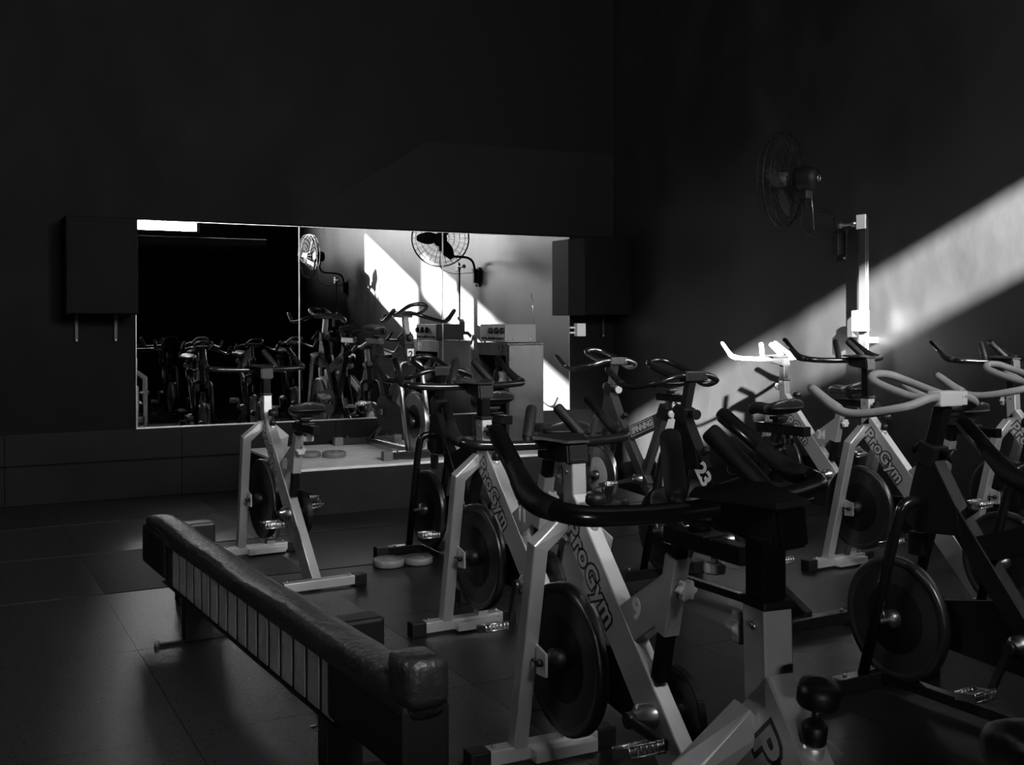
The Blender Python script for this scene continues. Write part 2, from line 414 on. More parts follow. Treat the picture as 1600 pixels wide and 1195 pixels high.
for k in range(3): obj('knob', mesh(lambda b: lathe(b, [(.026, -.0002), (.026, -.008), (.021, -.024), (.014, -.026)], 'x', 16, (0, .05+.10*k, .095))), M_PLAST, fp)
for k in range(8): obj('switch', mesh(lambda b: box(b, (-.012, .03+.05*k, .024), (-.0002, .055+.05*k, .044), .002)), M_PLAST, fp)
for xx in (.07, .215): obj('bolt', mesh(lambda b: lathe(b, [(.008, .0), (.008, -.005), (.004, -.008)], 'y', 10, (xx, 0, .03))), M_CHROME, t)
obj('antenna', mesh(lambda b: tube(b, [(aw-.006, .01, ah-.002), (aw-.03, .02, ah+.245)], .0028, 8)), M_CHROME, t)

# ------------------------------------------------------------------ wall fans and their conduit poles
def wall_pole(y, label, sunbox=True):
    t = thing('conduit_pole', label, 'pole', (XR-.105, y, 0))
    obj('pole', mesh(lambda b: box(b, (-.022, -.03, .0), (.000, .03, 2.0), .002)), M_POLE, t)
    obj('conduit', mesh(lambda b: tube(b, [(-.010, -.0375, .02), (-.010, -.0375, 1.98)], .007, 10)), M_STEEL, t)
    obj('top_plate', mesh(lambda b: box(b, (-.034, -.036, 1.915), (-.0225, .042, 2.01), .002)), M_WPLAST, t)
    tb = obj('tap', mesh(lambda b: lathe(b, [(.006, 0), (.022, .012), (.022, .03), (.012, .05), (.012, .12), (.02, .125), (.024, .15), (.01, .16)], 'y', 12, (-.03, .043, 1.955))), M_STEEL, t)
    for z in (.4, 1.16): obj('standoff', mesh(lambda b: box(b, (.0005, -.02, z), (.1048, .02, z+.04))), M_POLE, t)
    jb = obj('junction_box', mesh(lambda b: box(b, (-.055, -.064, 1.24), (-.0225, .06, 1.375), .004)), M_WPLAST, t)
    obj('side_box', mesh(lambda b: prism_x(b, [(.061, 1.20), (.105, 1.20), (.105, 1.31), (.061, 1.345)], -.05, .02)), M_PLAST, t)
    return t
wall_pole(5.28, 'dark pole with a sunlit white junction box on the right wall')
wall_pole(.80, 'dark pole seen only in the middle mirror beside the edge-on fan')
def wall_fan(cen, wall_y, face, label):
    cen = Vector(cen); t = thing('wall_fan', label, 'fan', (XR-.001, wall_y, 1.78))
    O = Vector((XR-.001, wall_y, 1.78)); c = cen-O; f = Vector(face).normalized()
    q = f.to_track_quat('Z', 'Y').to_matrix()
    def ring(b, r, h, w): tube(b, [c + q @ Vector((r*math.cos(a*2*PI/48), r*math.sin(a*2*PI/48), h)) for a in range(48)], w, 6, closed=True)
    def cage(b):
        ring(b, .325, .0, .006); ring(b, .318, .045, .003); ring(b, .318, -.045, .003)
        for h, s in ((.085, 1), (-.085, -1)):
            for r in (.10, .16, .22, .28): ring(b, r, s*(.045+.04*(1-(r/.325)**2)), .0018)
            for k in range(28):
                a = 2*PI*k/28; d = Vector((math.cos(a), math.sin(a), 0))
                tube(b, [c+q @ (d*.05+V(0,0,h)), c+q @ (d*.17+V(0,0,s*.078)), c+q @ (d*.27+V(0,0,s*.06)), c+q @ (d*.322+V(0,0,s*.004))], .0016, 5)
    obj('cage', mesh(cage), M_WIRE, t)
    bl = obj('hub', mesh(lambda b: lathe(b, [(.03, -.035), (.05, -.03), (.05, .03), (.03, .045)], 'z', 20)), M_BLADE, t)
    bl.matrix_local = Matrix.Translation(c) @ q.to_4x4()
    for k in range(3):
        def blade(b):
            rows = []
            for i in range(7):
                u = i/6; r = .045+.225*u; w = .025+.045*math.sin(PI*min(1, u*.9+.08)); tw = .5-.25*u
                rows.append([b.verts.new((r*math.cos(s*w/r)*1.0, r*math.sin(s*w/r), s*w*math.sin(tw)+dz)) for s, dz in ((-1,0),(-.4,.004),(.3,.003),(1,0))])
            for i in range(6):
                for j in range(3): b.faces.new((rows[i][j], rows[i][j+1], rows[i+1][j+1], rows[i+1][j]))
            bmesh.ops.solidify(b, geom=b.faces[:], thickness=.002)
        o = obj('blade', mesh(blade, True), M_BLADE, bl, rot=(0, 0, k*2*PI/3))
    mo = obj('motor', mesh(lambda b: lathe(b, [(.05, -.088), (.075, -.095), (.08, -.12), (.08, -.2), (.07, -.235), (.03, -.245)], 'z', 24)), M_FAN, t)
    mo.matrix_local = Matrix.Translation(c) @ q.to_4x4()
    cap = obj('cord_ring', mesh(lambda b: tube(b, [V(.022*math.cos(a*PI/8), .022*math.sin(a*PI/8), -.248) for a in range(16)], .004, 6, closed=True)), M_STEEL, mo)
    back = c - f*.16
    arm_pts = fillet([(-.045, 0, .03), (-.06, 0, .27), (back.x+.02 if abs(back.x) > .12 else -.2, back.y*.6, .29), (back.x, back.y, back.z-.06)], .13, 8)
    obj('arm', mesh(lambda b: tube(b, arm_pts, .014, 10)), M_WIRE, t)
    def tilt(b):
        box(b, (back.x-.03, back.y-.03, back.z-.13), (back.x+.03, back.y+.03, back.z-.075), .006)
    obj('tilt_joint', mesh(tilt), M_PLAST, t)
    br = obj('wall_bracket', mesh(lambda b: [box(b, (-.016, -.045, -.06), (0, .045, .16), .003), box(b, (-.07, -.024, -.02), (-.0165, .024, .14), .004)]), M_PLAST, t)
    obj('bolt', mesh(lambda b: lathe(b, [(.009, -.0165), (.009, -.024), (.004, -.027)], 'x', 8, (0, -.034, -.04))), M_STEEL, br)
    cord = fillet([(back.x, back.y+.02, back.z-.08), (back.x-.03, back.y+.03, .14), (back.x+.12, back.y*.5, .08), (-.02, .05, .10)], .08, 6)
    obj('power_cord', mesh(lambda b: tube(b, cord, .0035, 6)), M_WIRE, t)
    obj('pull_cord', mesh(lambda b: [tube(b, [(back.x, back.y-.04, back.z-.06), (back.x+.01, back.y-.05, back.z-.20), (back.x+.03, back.y-.04, back.z-.34)], .002, 5)]), M_STEEL, t)
wall_fan((5.03, 5.62, 2.26), 5.58, (-.41, .91, .05), 'black wall fan with round wire cage high above the sunlit patch')
wall_fan((4.93, .98, 2.31), .98, (-1, .1, .0), 'black wall fan seen edge-on only in the middle mirror')

# ------------------------------------------------------------------ spin bike parts (bike faces +y, origin on the floor)
TW = .046
DT0, DT1 = V(0, .212, .812), V(0, -.50, .052)          # down tube centre line
dtd = (DT1-DT0).normalized(); dtu = V(0, dtd.z, -dtd.y)    # along the tube / rear-up normal
if dtu.z < 0: dtu = -dtu
DTD = .112
WH_Y, WH_Z, WH_R = .305, .335, .217
BB = V(0, -.165, .325)
def P(*a): return a
MSH = {}
def shape(key, fn, smooth=False):
    if key not in MSH: MSH[key] = mesh(fn, smooth)
    return MSH[key]
def head_tube(b): sweep(b, [(0, .247, .775), (0, .253, .905)], rect_sec(TW, .056), (1, 0, 0))
def down_tube(b):
    off = -dtu*(DTD/2) 
    sweep(b, [DT0+off-dtd*.01, DT1+off], rect_sec(TW, DTD), (1, 0, 0))
def fork(sd):
    def fn(b):
        sweep(b, [(sd*.015, .27, .748), (sd*.1055, .275, .674), (sd*.082, .447, .052)], rect_sec(TW, TW), (0, 1, 0))
    return fn
def foot(b): box(b, (-.185, -.026, .012), (.185, .026, .056), .003)
def foot_cap(sd):
    def fn(b): box(b, (min(sd*.18, sd*.245), -.030, .0), (max(sd*.18, sd*.245), .030, .0605), .006)
    return fn
def cap_screw(b): lathe(b, [(.007, .0558), (.007, .064), (.003, .067)], 'z', 8)
def low_beam(b): box(b, (-.05, -.062, .010), (.16, -.0265, .045), .002)
def bracket(b): 
    prism_x(b, [(-.015, .563), (-.215, .690), (-.185, .556), (-.085, .487)], -TW/2+.0015, TW/2-.0015, .0015)
def seat_sleeve(b): sweep(b, [(0, -.200, .54), (0, -.246, .735)], rect_sec(TW, TW), (1, 0, 0))
def seat_post(b): sweep(b, [(0, -.170, .415), (0, -.262, .80)], rect_sec(.036, .036), (1, 0, 0))
def slider(b): sweep(b, [(0, -.17, .0), (0, .12, .0)], rect_sec(.042, .042), (1, 0, 0))
def slider_plate(b): box(b, (-.035, -.06, .0215), (.035, .055, .028), .002)
def saddle_stem(b): lathe(b, [(.026, .0285), (.026, .05), (.022, .0545)], 'z', 16); box(b, (-.03, -.028, .040), (.03, .028, .0545), .004)
def saddle_fn(b):
    n = 22; m = 20; L = .27
    rings = []
    for i in range(n+1):
        u = i/n
        y = .155 - L*u
        if u < .5: w = .024 + .018*(u/.5)
        else:
            k = (u-.5)/.5; w = .042 + .054*math.sin(min(1, k*1.25)*PI/2)
        e = 1.0
        if u < .08: e = math.sqrt(max(0.03, 1-((.08-u)/.08)**2))
        if u > .86: e = math.sqrt(max(0.02, 1-((u-.86)/.14)**2))
        w *= e; h = (.052 + .012*max(0, (u-.45)/.55))*max(.35, e)
        zt = .118 + .020*max(0, (u-.4)/.6)**1.3 - .012*math.sin(PI*u) - .028*max(0, (.25-u)/.25)**2
        ring = []
        for j in range(m):
            a = 2*PI*j/m; ca, sa = math.cos(a), math.sin(a)
            x = w*math.copysign(abs(ca)**.8, ca)
            z = zt - h*.42 + (h*.42*math.copysign(abs(sa)**.8, sa) if sa > 0 else h*.58*sa)
            ring.append(b.verts.new((x, y, z)))
        rings.append(ring)
    for i in range(n):
        for j in range(m): b.faces.new((rings[i][j], rings[i][(j+1)%m], rings[i+1][(j+1)%m], rings[i+1][j]))
    b.faces.new(rings[0][::-1]); b.faces.new(rings[-1])
def saddle_trim(b):
    pts = []
    for k in range(17):
        a = -PI*.5 + PI*k/16
        pts.append((.088*math.sin(a), -.075-.038*math.cos(a), .094))
    tube(b, pts, .007, 6)
def wheel_disc(b): lathe(b, [(.02, -.016), (.157, -.012), (.172, -.006), (.187, -.011), (.187, .011), (.172, .006), (.157, .012), (.02, .016)], 'x', 48)
def wheel_rim(b): lathe(b, [(.1875, -.013), (.194, -.017), (WH_R-.004, -.017), (WH_R, -.013), (WH_R, .013), (WH_R-.004, .017), (.194, .017), (.1875, .013)], 'x', 48)
def wheel_hub(b): lathe(b, [(.010, -.088), (.010, -.05), (.034, -.048), (.034, -.017), (.034, .017), (.034, .048), (.010, .05), (.010, .088)], 'x', 18)
def axle_plate(sd):
    def fn(b): prism_x(b, [(.0, -.04), (-.058, -.036), (-.058, .03), (.0, .044)], sd*.072, sd*.080, .001)
    return fn
def axle_nut(sd):
    def fn(b): lathe(b, [(.011, sd*.0805), (.011, sd*.092), (.006, sd*.098)], 'x', 8); tube(b, [(sd*.09, -.002, 0), (sd*.09, .04, 0)], .004, 6)
    return fn
def guard(y0, z0, r0_, y1, z1, r1, x0, x1):
    def fn(b):
        d = math.atan2(z1-z0, y1-y0); poly = []
        for k in range(13):
            a = d+PI/2+PI*k/12; poly.append((y0+r0_*math.cos(a), z0+r0_*math.sin(a)))
        for k in range(13):
            a = d-PI/2+PI*k/12; poly.append((y1+r1*math.cos(a), z1+r1*math.sin(a)))
        prism_x(b, poly, x0, x1, .004)
    return fn
def bb_shell(b): lathe(b, [(.022, -.078), (.022, -.06), (.034, -.058), (.034, .058), (.022, .06), (.022, .078)], 'x', 20)
def crank(sd):
    def fn(b):
        sweep(b, [(sd*.086, 0, .012), (sd*.094, 0, -.165)], rect_sec(.014, .026, .003), (1, 0, 0))
        lathe(b, [(.02, sd*.078), (.02, sd*.096)], 'x', 14)
    return fn
def pedal(sd):
    def fn(b):
        x0, x1 = sd*.016, sd*.108
        tube(b, [(0, 0, 0), (x1, 0, 0)], .009, 10)
        for yy in (-.036, .036):
            for zz in (-.012, .012): tube(b, [(x0, yy, zz), (x1, yy, zz)], .0035, 6)
            for k in range(7):
                xx = x0+(x1-x0)*k/6; tube(b, [(xx, yy, -.016), (xx, yy, .016)], .003, 5)
        for xx in (x0, x1): box(b, (xx-.003, -.037, -.011), (xx+.003, .037, .011))
        box(b, (min(x0, x1)+.02, -.034, -.008), (max(x0, x1)-.02, .034, .008), .002)
    return fn
def toe_clip(sd):
    def fn(b):
        for xx in (sd*.035, sd*.09): tube(b, fillet([(xx, .037, -.014), (xx, .12, -.012), (xx, .125, -.055), (xx, .06, -.075)], .03, 5), .003, 6)
        tube(b, fillet([(sd*.018, -.0, -.015), (sd*.03, .01, -.075), (sd*.095, .01, -.075), (sd*.11, 0, -.015)], .03, 5), .004, 6)
    return fn
def star_knob(b):
    # axis +y (pointing away), origin at the mounting face
    tube(b, [(0, 0, 0), (0, .018, 0)], .009, 10)
    R = []
    for k in range(40):
        a = 2*PI*k/40; R.append(.0235+.0035*math.cos(6*a))
    for h, s in ((.016, .86), (.019, 1), (.036, 1), (.040, .84)):
        R2 = [b.verts.new((math.cos(2*PI*k/40)*R[k]*s, h, math.sin(2*PI*k/40)*R[k]*s)) for k in range(40)]
        if h > .016:
            for k in range(40): b.faces.new((prev[k], prev[(k+1)%40], R2[(k+1)%40], R2[k]))
        else: b.faces.new(R2[::-1])
        prev = R2
    b.faces.new(prev)
def res_collar(b): lathe(b, [(.015, -.012), (.015, .012), (.012, .016)], 'z', 18)
def res_socket(b): lathe(b, [(.014, .0162), (.0165, .019), (.0165, .042), (.012, .046)], 'z', 18)
def res_stem(b): lathe(b, [(.006, .0462), (.006, .068)], 'z', 10)
def res_knob(b): lathe(b, [(.010, .0682), (.026, .071), (.028, .075), (.028, .090), (.024, .100), (.010, .104)], 'z', 24)
# handlebar with separate inner grips (white bikes); origin at the clamp
def crom(P_, n=6):
    P_ = [Vector(p) for p in P_]; Q = [P_[0]*2-P_[1]]+P_+[P_[-1]*2-P_[-2]]; out = []
    for i in range(1, len(Q)-2):
        a, b, c, d = Q[i-1:i+3]
        for k in range(n):
            t = k/n; out.append(.5*((2*b)+(c-a)*t+(2*a-5*b+4*c-d)*t*t+(3*b-a-3*c+d)*t**3))
    out.append(P_[-1]); return out
BAR_A = [(.247, .255, .090), (.272, .128, .010), (.268, .040, .004), (.16, .014, 0), (0, 0, 0)]
def barA(b):
    L = [(-x, y, z) for x, y, z in BAR_A]; pts = L + BAR_A[-2::-1]
    tube(b, fillet(pts, .06, 7), .0145, 14)
def hornA(sd):
    def fn(b):
        pts = fillet([(sd*.2462, .262, .0945), (sd*.272, .128, .010), (sd*.2695, .075, .0065)], .045, 8)
        n = len(pts); tube(b, pts, .0178, 14, True, [.010, .0165]+[.0178]*(n-3)+[.016])
    return fn
def innerA(sd):
    def fn(b):
        p = Vector((sd*.098, .012, .006)); q = Vector((sd*.041, .093, .098))
        tube(b, [p, p.lerp(q, .2)], .0115, 10)
        grip_tube(b, p.lerp(q, .10), q, .0165)
    return fn
def clampA(b):
    prism_x(b, [(-.120, -.040), (.010, -.028), (.022, .016), (-.110, .020)], -.034, .034, .006)
def plateA(b):
    P_ = [(-.036, -.115), (.036, -.115), (.085, .005), (.05, .03), (-.05, .03), (-.085, .005)]
    A = [b.verts.new((x, y, .0202)) for x, y in P_]; B = [b.verts.new((x*.96, y*.96, .027)) for x, y in P_]
    b.faces.new(A[::-1]); b.faces.new(B)
    for i in range(6): b.faces.new((A[i], A[(i+1)%6], B[(i+1)%6], B[i]))
def bar_post(L): 
    def fn(b): sweep(b, [(0, 0, 0), (0, 0, L)], rect_sec(.039, .046), (1, 0, 0))
    return fn
def post_collar(b): box(b, (-.0255, -.031, 0), (.0255, .031, .012), .002)
# loop handlebar (black bikes)
def barB(b):
    Rr = [(.233, .377, .024), (.241, .207, -.053), (.18, .029, -.028), (.085, -.011, .003), (0, 0, 0)]
    tube(b, crom([(-x, y, z) for x, y, z in Rr] + Rr[-2::-1], 8), .0150, 14)
def loopB(b):
    Rr = [(.08, .0, .002), (.081, .073, .004), (.078, .226, .045), (.037, .271, .067)]
    tube(b, crom([(-x, y, z) for x, y, z in Rr] + Rr[::-1], 8), .0145, 14)
def gripB(sd):
    def fn(b): pts = crom([(sd*.2327, .385, .028), (sd*.239, .29, -.020), (sd*.2405, .235, -.043)], 6); tube(b, pts, .0165, 14, True, [.010, .0158]+[.0165]*(len(pts)-3)+[.0155])
    return fn
def clampB(b): box(b, (-.055, -.028, -.026), (.055, .028, .024), .006)
def clampB_cap(b): box(b, (.0555, -.026, -.024), (.082, .026, .022), .005)

def add_common(root, sad_z, sad_y, pm, slider_m=None):
    sl_ = obj('seat_slider', shape('slider', slider), slider_m or M_BLACK, root, loc=(0, sad_y, sad_z))
    obj('slider_plate', shape('slider_plate', slider_plate), M_PLAST, sl_)
    st = obj('saddle_clamp', shape('saddle_stem', saddle_stem), M_PLAST, root, loc=(0, sad_y, sad_z))
    sd_ = obj('saddle', shape('saddle', saddle_fn, True), M_VINYL, root, loc=(0, sad_y+.03, sad_z))
    obj('trim', shape('saddle_trim', saddle_trim), M_PLAST, sd_)
    kn = obj('slider_knob', shape('star_knob', star_knob), pm, root, loc=(0, sad_y-.055, sad_z-.0215), rot=(-PI/2, 0, 0))
def add_cranks(root, bb, ang, toe=False):
    obj('bottom_bracket', shape('bb', bb_shell), M_STEEL, root, loc=bb)
    for sd in (-1, 1):
        a = ang if sd < 0 else ang+PI
        cr = obj('crank', shape(('crank', sd), crank(sd)), M_DSTEEL, root, loc=bb, rot=(a, 0, 0))
        pe = obj('pedal', shape(('pedal', sd), pedal(sd)), M_CHROME, root)
        tip = Vector(bb) + Matrix.Rotation(a, 3, 'X') @ Vector((sd*.102, 0, -.158))
        pe.location = tip; pe.rotation_euler = (random.uniform(-.4, .6), 0, 0)
        if toe: obj('toe_clip', shape(('toe', sd), toe_clip(sd)), M_PLAST, pe)

def white_bike(x, y, rz, label, num, bar_z=1.045, bar_rot=0., sad_z=.79, sad_y=-.335, ang=.3, head_knob=('front', None), knob=None, bar_m=None, num_m=None, F=None, group='white spin bikes'):
    F = F or M_WHITE
    root = thing('spin_bike', label, 'exercise bike', (x, y, 0), rz, group)
    knob = knob or M_GKNOB
    obj('head_tube', shape('head', head_tube), F, root)
    dt = obj('down_tube', shape('down', down_tube), F, root)
    for sd in (-1, 1): obj('fork_leg', shape(('fork', sd), fork(sd)), F, root)
    for nm_, yy in (('front_foot', .450), ('rear_foot', -.513)):
        f = obj(nm_, shape('foot', foot), F, root, loc=(0, yy, 0))
        for sd in (-1, 1):
            obj('foot_cap', shape(('cap', sd), foot_cap(sd)), M_PLAST, f)
            obj('screw', shape('cap_screw', cap_screw), M_STEEL, f, loc=(sd*.16, 0, 0))
    obj('transport_bar', shape('low_beam', low_beam), F, root, loc=(0, .45, 0))
    br = obj('seat_bracket', shape('bracket', bracket), F, root)
    obj('seat_sleeve', shape('sleeve', seat_sleeve), F, root)
    obj('seat_post', shape('spost', seat_post), M_BLACK, root)
    add_common(root, sad_z, sad_y, knob)
    # seat knob on the rear of the sleeve
    obj('seat_knob', shape('star_knob', star_knob), knob, root, loc=(0, -.2525, .66), rot=(0, 0, PI))
    w = obj('flywheel', shape('wheel', wheel_disc), M_WHEEL, root, loc=(0, WH_Y, WH_Z))
    obj('rim', shape('rim', wheel_rim), M_DSTEEL, w); obj('hub', shape('hub', wheel_hub), M_PLAST, w)
    for sd in (-1, 1):
        ap = obj('axle_plate', shape(('axp', sd), axle_plate(sd)), M_WHITE, root, loc=(0, WH_Y+.03, WH_Z))
        obj('axle_nut', shape(('axn', sd), axle_nut(sd)), M_PLAST, ap, loc=(0, -.035, 0))
    obj('chain_guard', shape('guardA', guard(BB.y, BB.z, .115, WH_Y, WH_Z, .062, .040, .066)), M_PLAST, root)
    add_cranks(root, BB, ang, num == '10')
    # resistance knob on the rear face of the down tube
    p = V(0, .150, .735); q = V(0, -.16, 1).to_track_quat('Z', 'Y').to_euler()
    for nm_, fn, mm in (('resistance_collar', res_collar, M_WHITE), ('resistance_socket', res_socket, M_PLAST), ('resistance_stem', res_stem, M_DSTEEL), ('resistance_knob', res_knob, M_PLAST)):
        obj(nm_, shape(nm_, fn), mm, root, loc=p, rot=q)
    side, km = head_knob
    if side == 'front': obj('bar_knob', shape('star_knob', star_knob), km or M_GKNOB, root, loc=(0, .2815, .862))
    else: obj('bar_knob', shape('star_knob', star_knob), km or M_PLAST, root, loc=(0, .2225, .865), rot=(0, 0, PI))
    for sd in (-1,): obj('bolt', shape('hbolt', lambda b: lathe(b, [(.006, -.0231), (.006, -.026), (.003, -.028)], 'x', 8)), M_STEEL, root, loc=(0, .25, .88))
    # handlebar
    cl = V(0, .343, bar_z)
    L = bar_z-.03-.86
    obj('bar_post', shape(('bpost', round(L, 3)), bar_post(L)), M_BLACK, root, loc=(0, .256, .86))
    obj('post_collar', shape('collar', post_collar), M_PLAST, root, loc=(0, .253, .9055))
    R = (.054, 0, bar_rot)
    bm_ = bar_m or M_BTUBE
    obj('bar_clamp', shape('clampA', clampA), M_PLAST, root, loc=cl, rot=R)
    obj('clamp_plate', shape('plateA', plateA), M_PLAST, root, loc=cl, rot=R)
    hb = obj('handlebar', shape('barA', barA), bm_, root, loc=cl, rot=R)
    for sd in (-1, 1):
        obj('horn_grip', shape(('hornA', sd), hornA(sd)), bar_m or M_FOAM, hb)
        obj('inner_grip', shape(('innerA', sd), innerA(sd)), bar_m or M_FOAM, hb)
    # lettering
    c = V(0, .130, .622)
    for sd in (-1, 1):
        Td = dtd if sd < 0 else -dtd
        a = place_text('lettering_outline', text_mesh('ProGym', .086, .0088, 0, 1.10, .0004), M_INK, dt, (sd*(TW/2+.0005), c.y, c.z), Td, dtu)
        place_text('lettering', text_mesh('ProGym', .086, .0022, 0, 1.10, .0004), M_FILL, dt, (sd*(TW/2+.0011), c.y, c.z), Td, dtu)
        if num:
            place_text('number', text_mesh(num, .078, .0026, 0, .9, .0004), num_m or M_NUM, br, (sd*(TW/2-.0011), -.098, .572), (0, sd, 0), (0, 0, 1))
    return root

# black bikes -------------------------------------------------------
FY = lambda z: .27+.28*(1.04-z)                  # head and fork line
WB_Y, WB_Z, WB_R = .47, .262, .235
BBB = V(0, -.04, .30)
def b_fork(sd):
    def fn(b):
        pts = fillet([(sd*.01, FY(.70)+.0, .695), (sd*.085, FY(.69), .685), (sd*.092, FY(.60), .60), (sd*.085, FY(.06), .056)], .10, 8)
        tube(b, pts, .0195, 12)
    return fn
def b_head(b): sweep(b, [(0, FY(.86), .86), (0, FY(.66), .66)], rect_sec(.058, .060), (1, 0, 0))
def b_gusset(b):
    prism_x(b, [(FY(.84)-.032, .84), (FY(.64)+.03, .62), (FY(.60)-.03, .585), (.185, .60), (.20, .69)], -.031, .031, .003)
def b_main(b): sweep(b, [(0, .30, .76), (0, -.10, .26)], rect_sec(.05, .07), (1, 0, 0))
def b_seat(b): sweep(b, [(0, -.035, .27), (0, -.285, .755)], rect_sec(.044, .05), (1, 0, 0))
def b_brace(b): sweep(b, [(0, .155, .555), (0, -.225, .69)], rect_sec(.044, .085), (1, 0, 0))
def b_tail(b): sweep(b, [(0, -.05, .27), (0, -.50, .052)], rect_sec(.044, .05), (1, 0, 0))
def b_beam(b): sweep(b, [(0, .52, .045), (0, -.53, .045)], rect_sec(.04, .035), (1, 0, 0))
def b_foot(b): box(b, (-.225, -.027, .010), (.225, .027, .062), .004)
def b_cap(sd):
    def fn(b): box(b, (min(sd*.215, sd*.285), -.031, 0), (max(sd*.215, sd*.285), .031, .067), .005)
    return fn
def b_collar(b): box(b, (-.035, -.036, -.045), (.035, .036, .03), .005)
def pop_knob(b): lathe(b, [(.010, 0), (.010, .02), (.016, .022), (.026, .055), (.024, .062)], 'y', 16)
def pop_knob2(b): lathe(b, [(.010, 0), (.014, .006), (.024, .014), (.026, .03), (.018, .038)], 'y', 16)
def b_spost(b): sweep(b, [(0, -.26, .70), (0, -.335, .845)], rect_sec(.034, .034), (1, 0, 0))
def b_brake(b): box(b, (-.012, FY(.5)-.07, .50), (.012, FY(.5)-.01, .58), .004)

def black_bike(x, y, rz, label, num=None, z0=0., bar_z=1.045, bar_m=None, clamp_m=None, frame=None, fork_m=None, post_m=None, wheel_m=None, rim_m=None, cap_m=None, sad_z=.835, sad_y=-.33, ang=.5, panel=None, knob=None, group='black spin bikes', bar_rot=0., emblem=False, sticker=None):
    root = thing('spin_bike', label, 'exercise bike', (x, y, z0), rz, group)
    F = frame or M_BLACK
    PM = post_m or M_BLACK
    obj('head_tube', shape('b_head', b_head), F, root)
    gu = obj('head_gusset', shape('b_gusset', b_gusset), F, root)
    for sd in (-1, 1): obj('fork_leg', shape(('b_fork', sd), b_fork(sd)), fork_m or F, root)
    mt = obj('main_tube', shape('b_main', b_main), F, root)
    obj('seat_tube', shape('b_seat', b_seat), F, root)
    bc = obj('brace', shape('b_brace', b_brace), F, root)
    obj('tail_tube', shape('b_tail', b_tail), F, root)
    obj('floor_beam', shape('b_beam', b_beam), F, root)
    for nm_, yy in (('front_foot', FY(.05)), ('rear_foot', -.53)):
        f = obj(nm_, shape('b_foot', b_foot), F, root, loc=(0, yy, 0))
        for sd in (-1, 1):
            obj('foot_cap', shape(('b_cap', sd), b_cap(sd)), cap_m or M_PLAST, f)
            obj('screw', shape('cap_screw', cap_screw), M_STEEL, f, loc=(sd*.17, 0, .006))
    obj('seat_collar', shape('b_collar', b_collar), M_PLAST, root, loc=(0, -.283, .755), rot=(.47, 0, 0))
    obj('seat_post', shape('b_spost', b_spost), PM, root)
    add_common(root, sad_z, sad_y, knob or M_PLAST)
    obj('seat_knob', shape('pop2', pop_knob2), knob or M_PLAST, root, loc=(0, -.32, .745), rot=(-.4, 0, PI))
    w = obj('flywheel', shape('wheel', wheel_disc), wheel_m or M_WHEEL, root, loc=(0, WB_Y, WB_Z))
    obj('rim', shape('rim', wheel_rim), rim_m or M_DSTEEL, w); obj('hub', shape('hub', wheel_hub), M_DSTEEL, w)
    obj('brake_block', shape('b_brake', b_brake), M_PLAST, root)
    obj('chain_guard', shape('guardB', guard(BBB.y, BBB.z, .125, WB_Y, WB_Z, .060, .040, .064)), M_PLAST, root)
    add_cranks(root, BBB, ang, bool(panel))
    obj('bar_collar', shape('b_collar', b_collar), M_PLAST, root, loc=(0, FY(.86), .86), rot=(.273, 0, 0))
    obj('bar_knob', shape('pop', pop_knob), knob or M_PLAST, root, loc=(0, FY(.86)-.034, .86), rot=(-.1, 0, PI))
    obj('bar_lever', shape('pop2', pop_knob2), knob or M_PLAST, root, loc=(0, FY(.86)+.034, .865), rot=(.27, 0, 0))
    # resistance knob on the main tube
    p = V(0, .30, .76).lerp(V(0, -.10, .26), .22) + V(0, -.78, .625)*.035
    q = V(0, -.78, .625).to_track_quat('Z', 'Y').to_euler()
    for nm_, fn in (('resistance_socket', res_collar), ('resistance_knob', res_socket)):
        obj(nm_, shape(('b', nm_), fn), M_PLAST, root, loc=p, rot=q)
    L = math.hypot(.28, 1)*(bar_z-.025-.80)
    obj('bar_post', shape(('b_post', round(L, 3)), bar_post(L)), PM, root, loc=(0, FY(.80), .80), rot=(.273, 0, 0))
    cl = V(0, FY(bar_z), bar_z); R = (0, 0, bar_rot); BM = bar_m or M_BTUBE
    obj('bar_clamp', shape('clampB', clampB), clamp_m or M_PLAST, root, loc=cl, rot=R)
    obj('clamp_cap', shape('clampB_cap', clampB_cap), clamp_m or M_PLAST, root, loc=cl, rot=R)
    hb = obj('handlebar', shape('barB', barB), BM, root, loc=cl, rot=R)
    obj('loop_grip', shape('loopB', loopB), BM, root, loc=cl, rot=R)
    for sd in (-1, 1): obj('horn_grip', shape(('gripB', sd), gripB(sd)), bar_m or M_FOAM, hb)
    if num:
        d = V(0, -.40, -.50).normalized(); c = V(0, .30, .76).lerp(V(0, -.10, .26), .37)
        for sd in (-1,): place_text('number', text_mesh(num, .115, .004, 0, .9, .0004), M_NUM, mt, (sd*.0256, c.y, c.z), d, (0, d.z, -d.y))
    if panel:
        d = V(0, -.38, .135).normalized(); U = V(0, .135, .38).normalized(); c = V(0, -.058, .632)
        def ring(b, g):
            box(b, (-.13, -.033, 0), (.13, -.0285, .0008)); box(b, (-.13, .0285, 0), (.13, .033, .0008))
            box(b, (-.13, -.0284, 0), (-.125, .0284, .0008)); box(b, (.125, -.0284, 0), (.13, .0284, .0008))
        place_text('panel_border', shape('panel_border', lambda b: ring(b, 0)), M_NUM, bc, (-.0221, c.y, c.z), d, U)
        place_text('lettering', text_mesh(panel, .054, .0022, .0, .93, .0004), M_NUM, bc, (-.0226, c.y-.002, c.z), d, U)
        obj('dot', shape('panel_dot', lambda b: lathe(b, [(.007, -.0221), (.007, -.0229)], 'x', 12)), M_GREYLT, bc, loc=(0, -.172, .672))
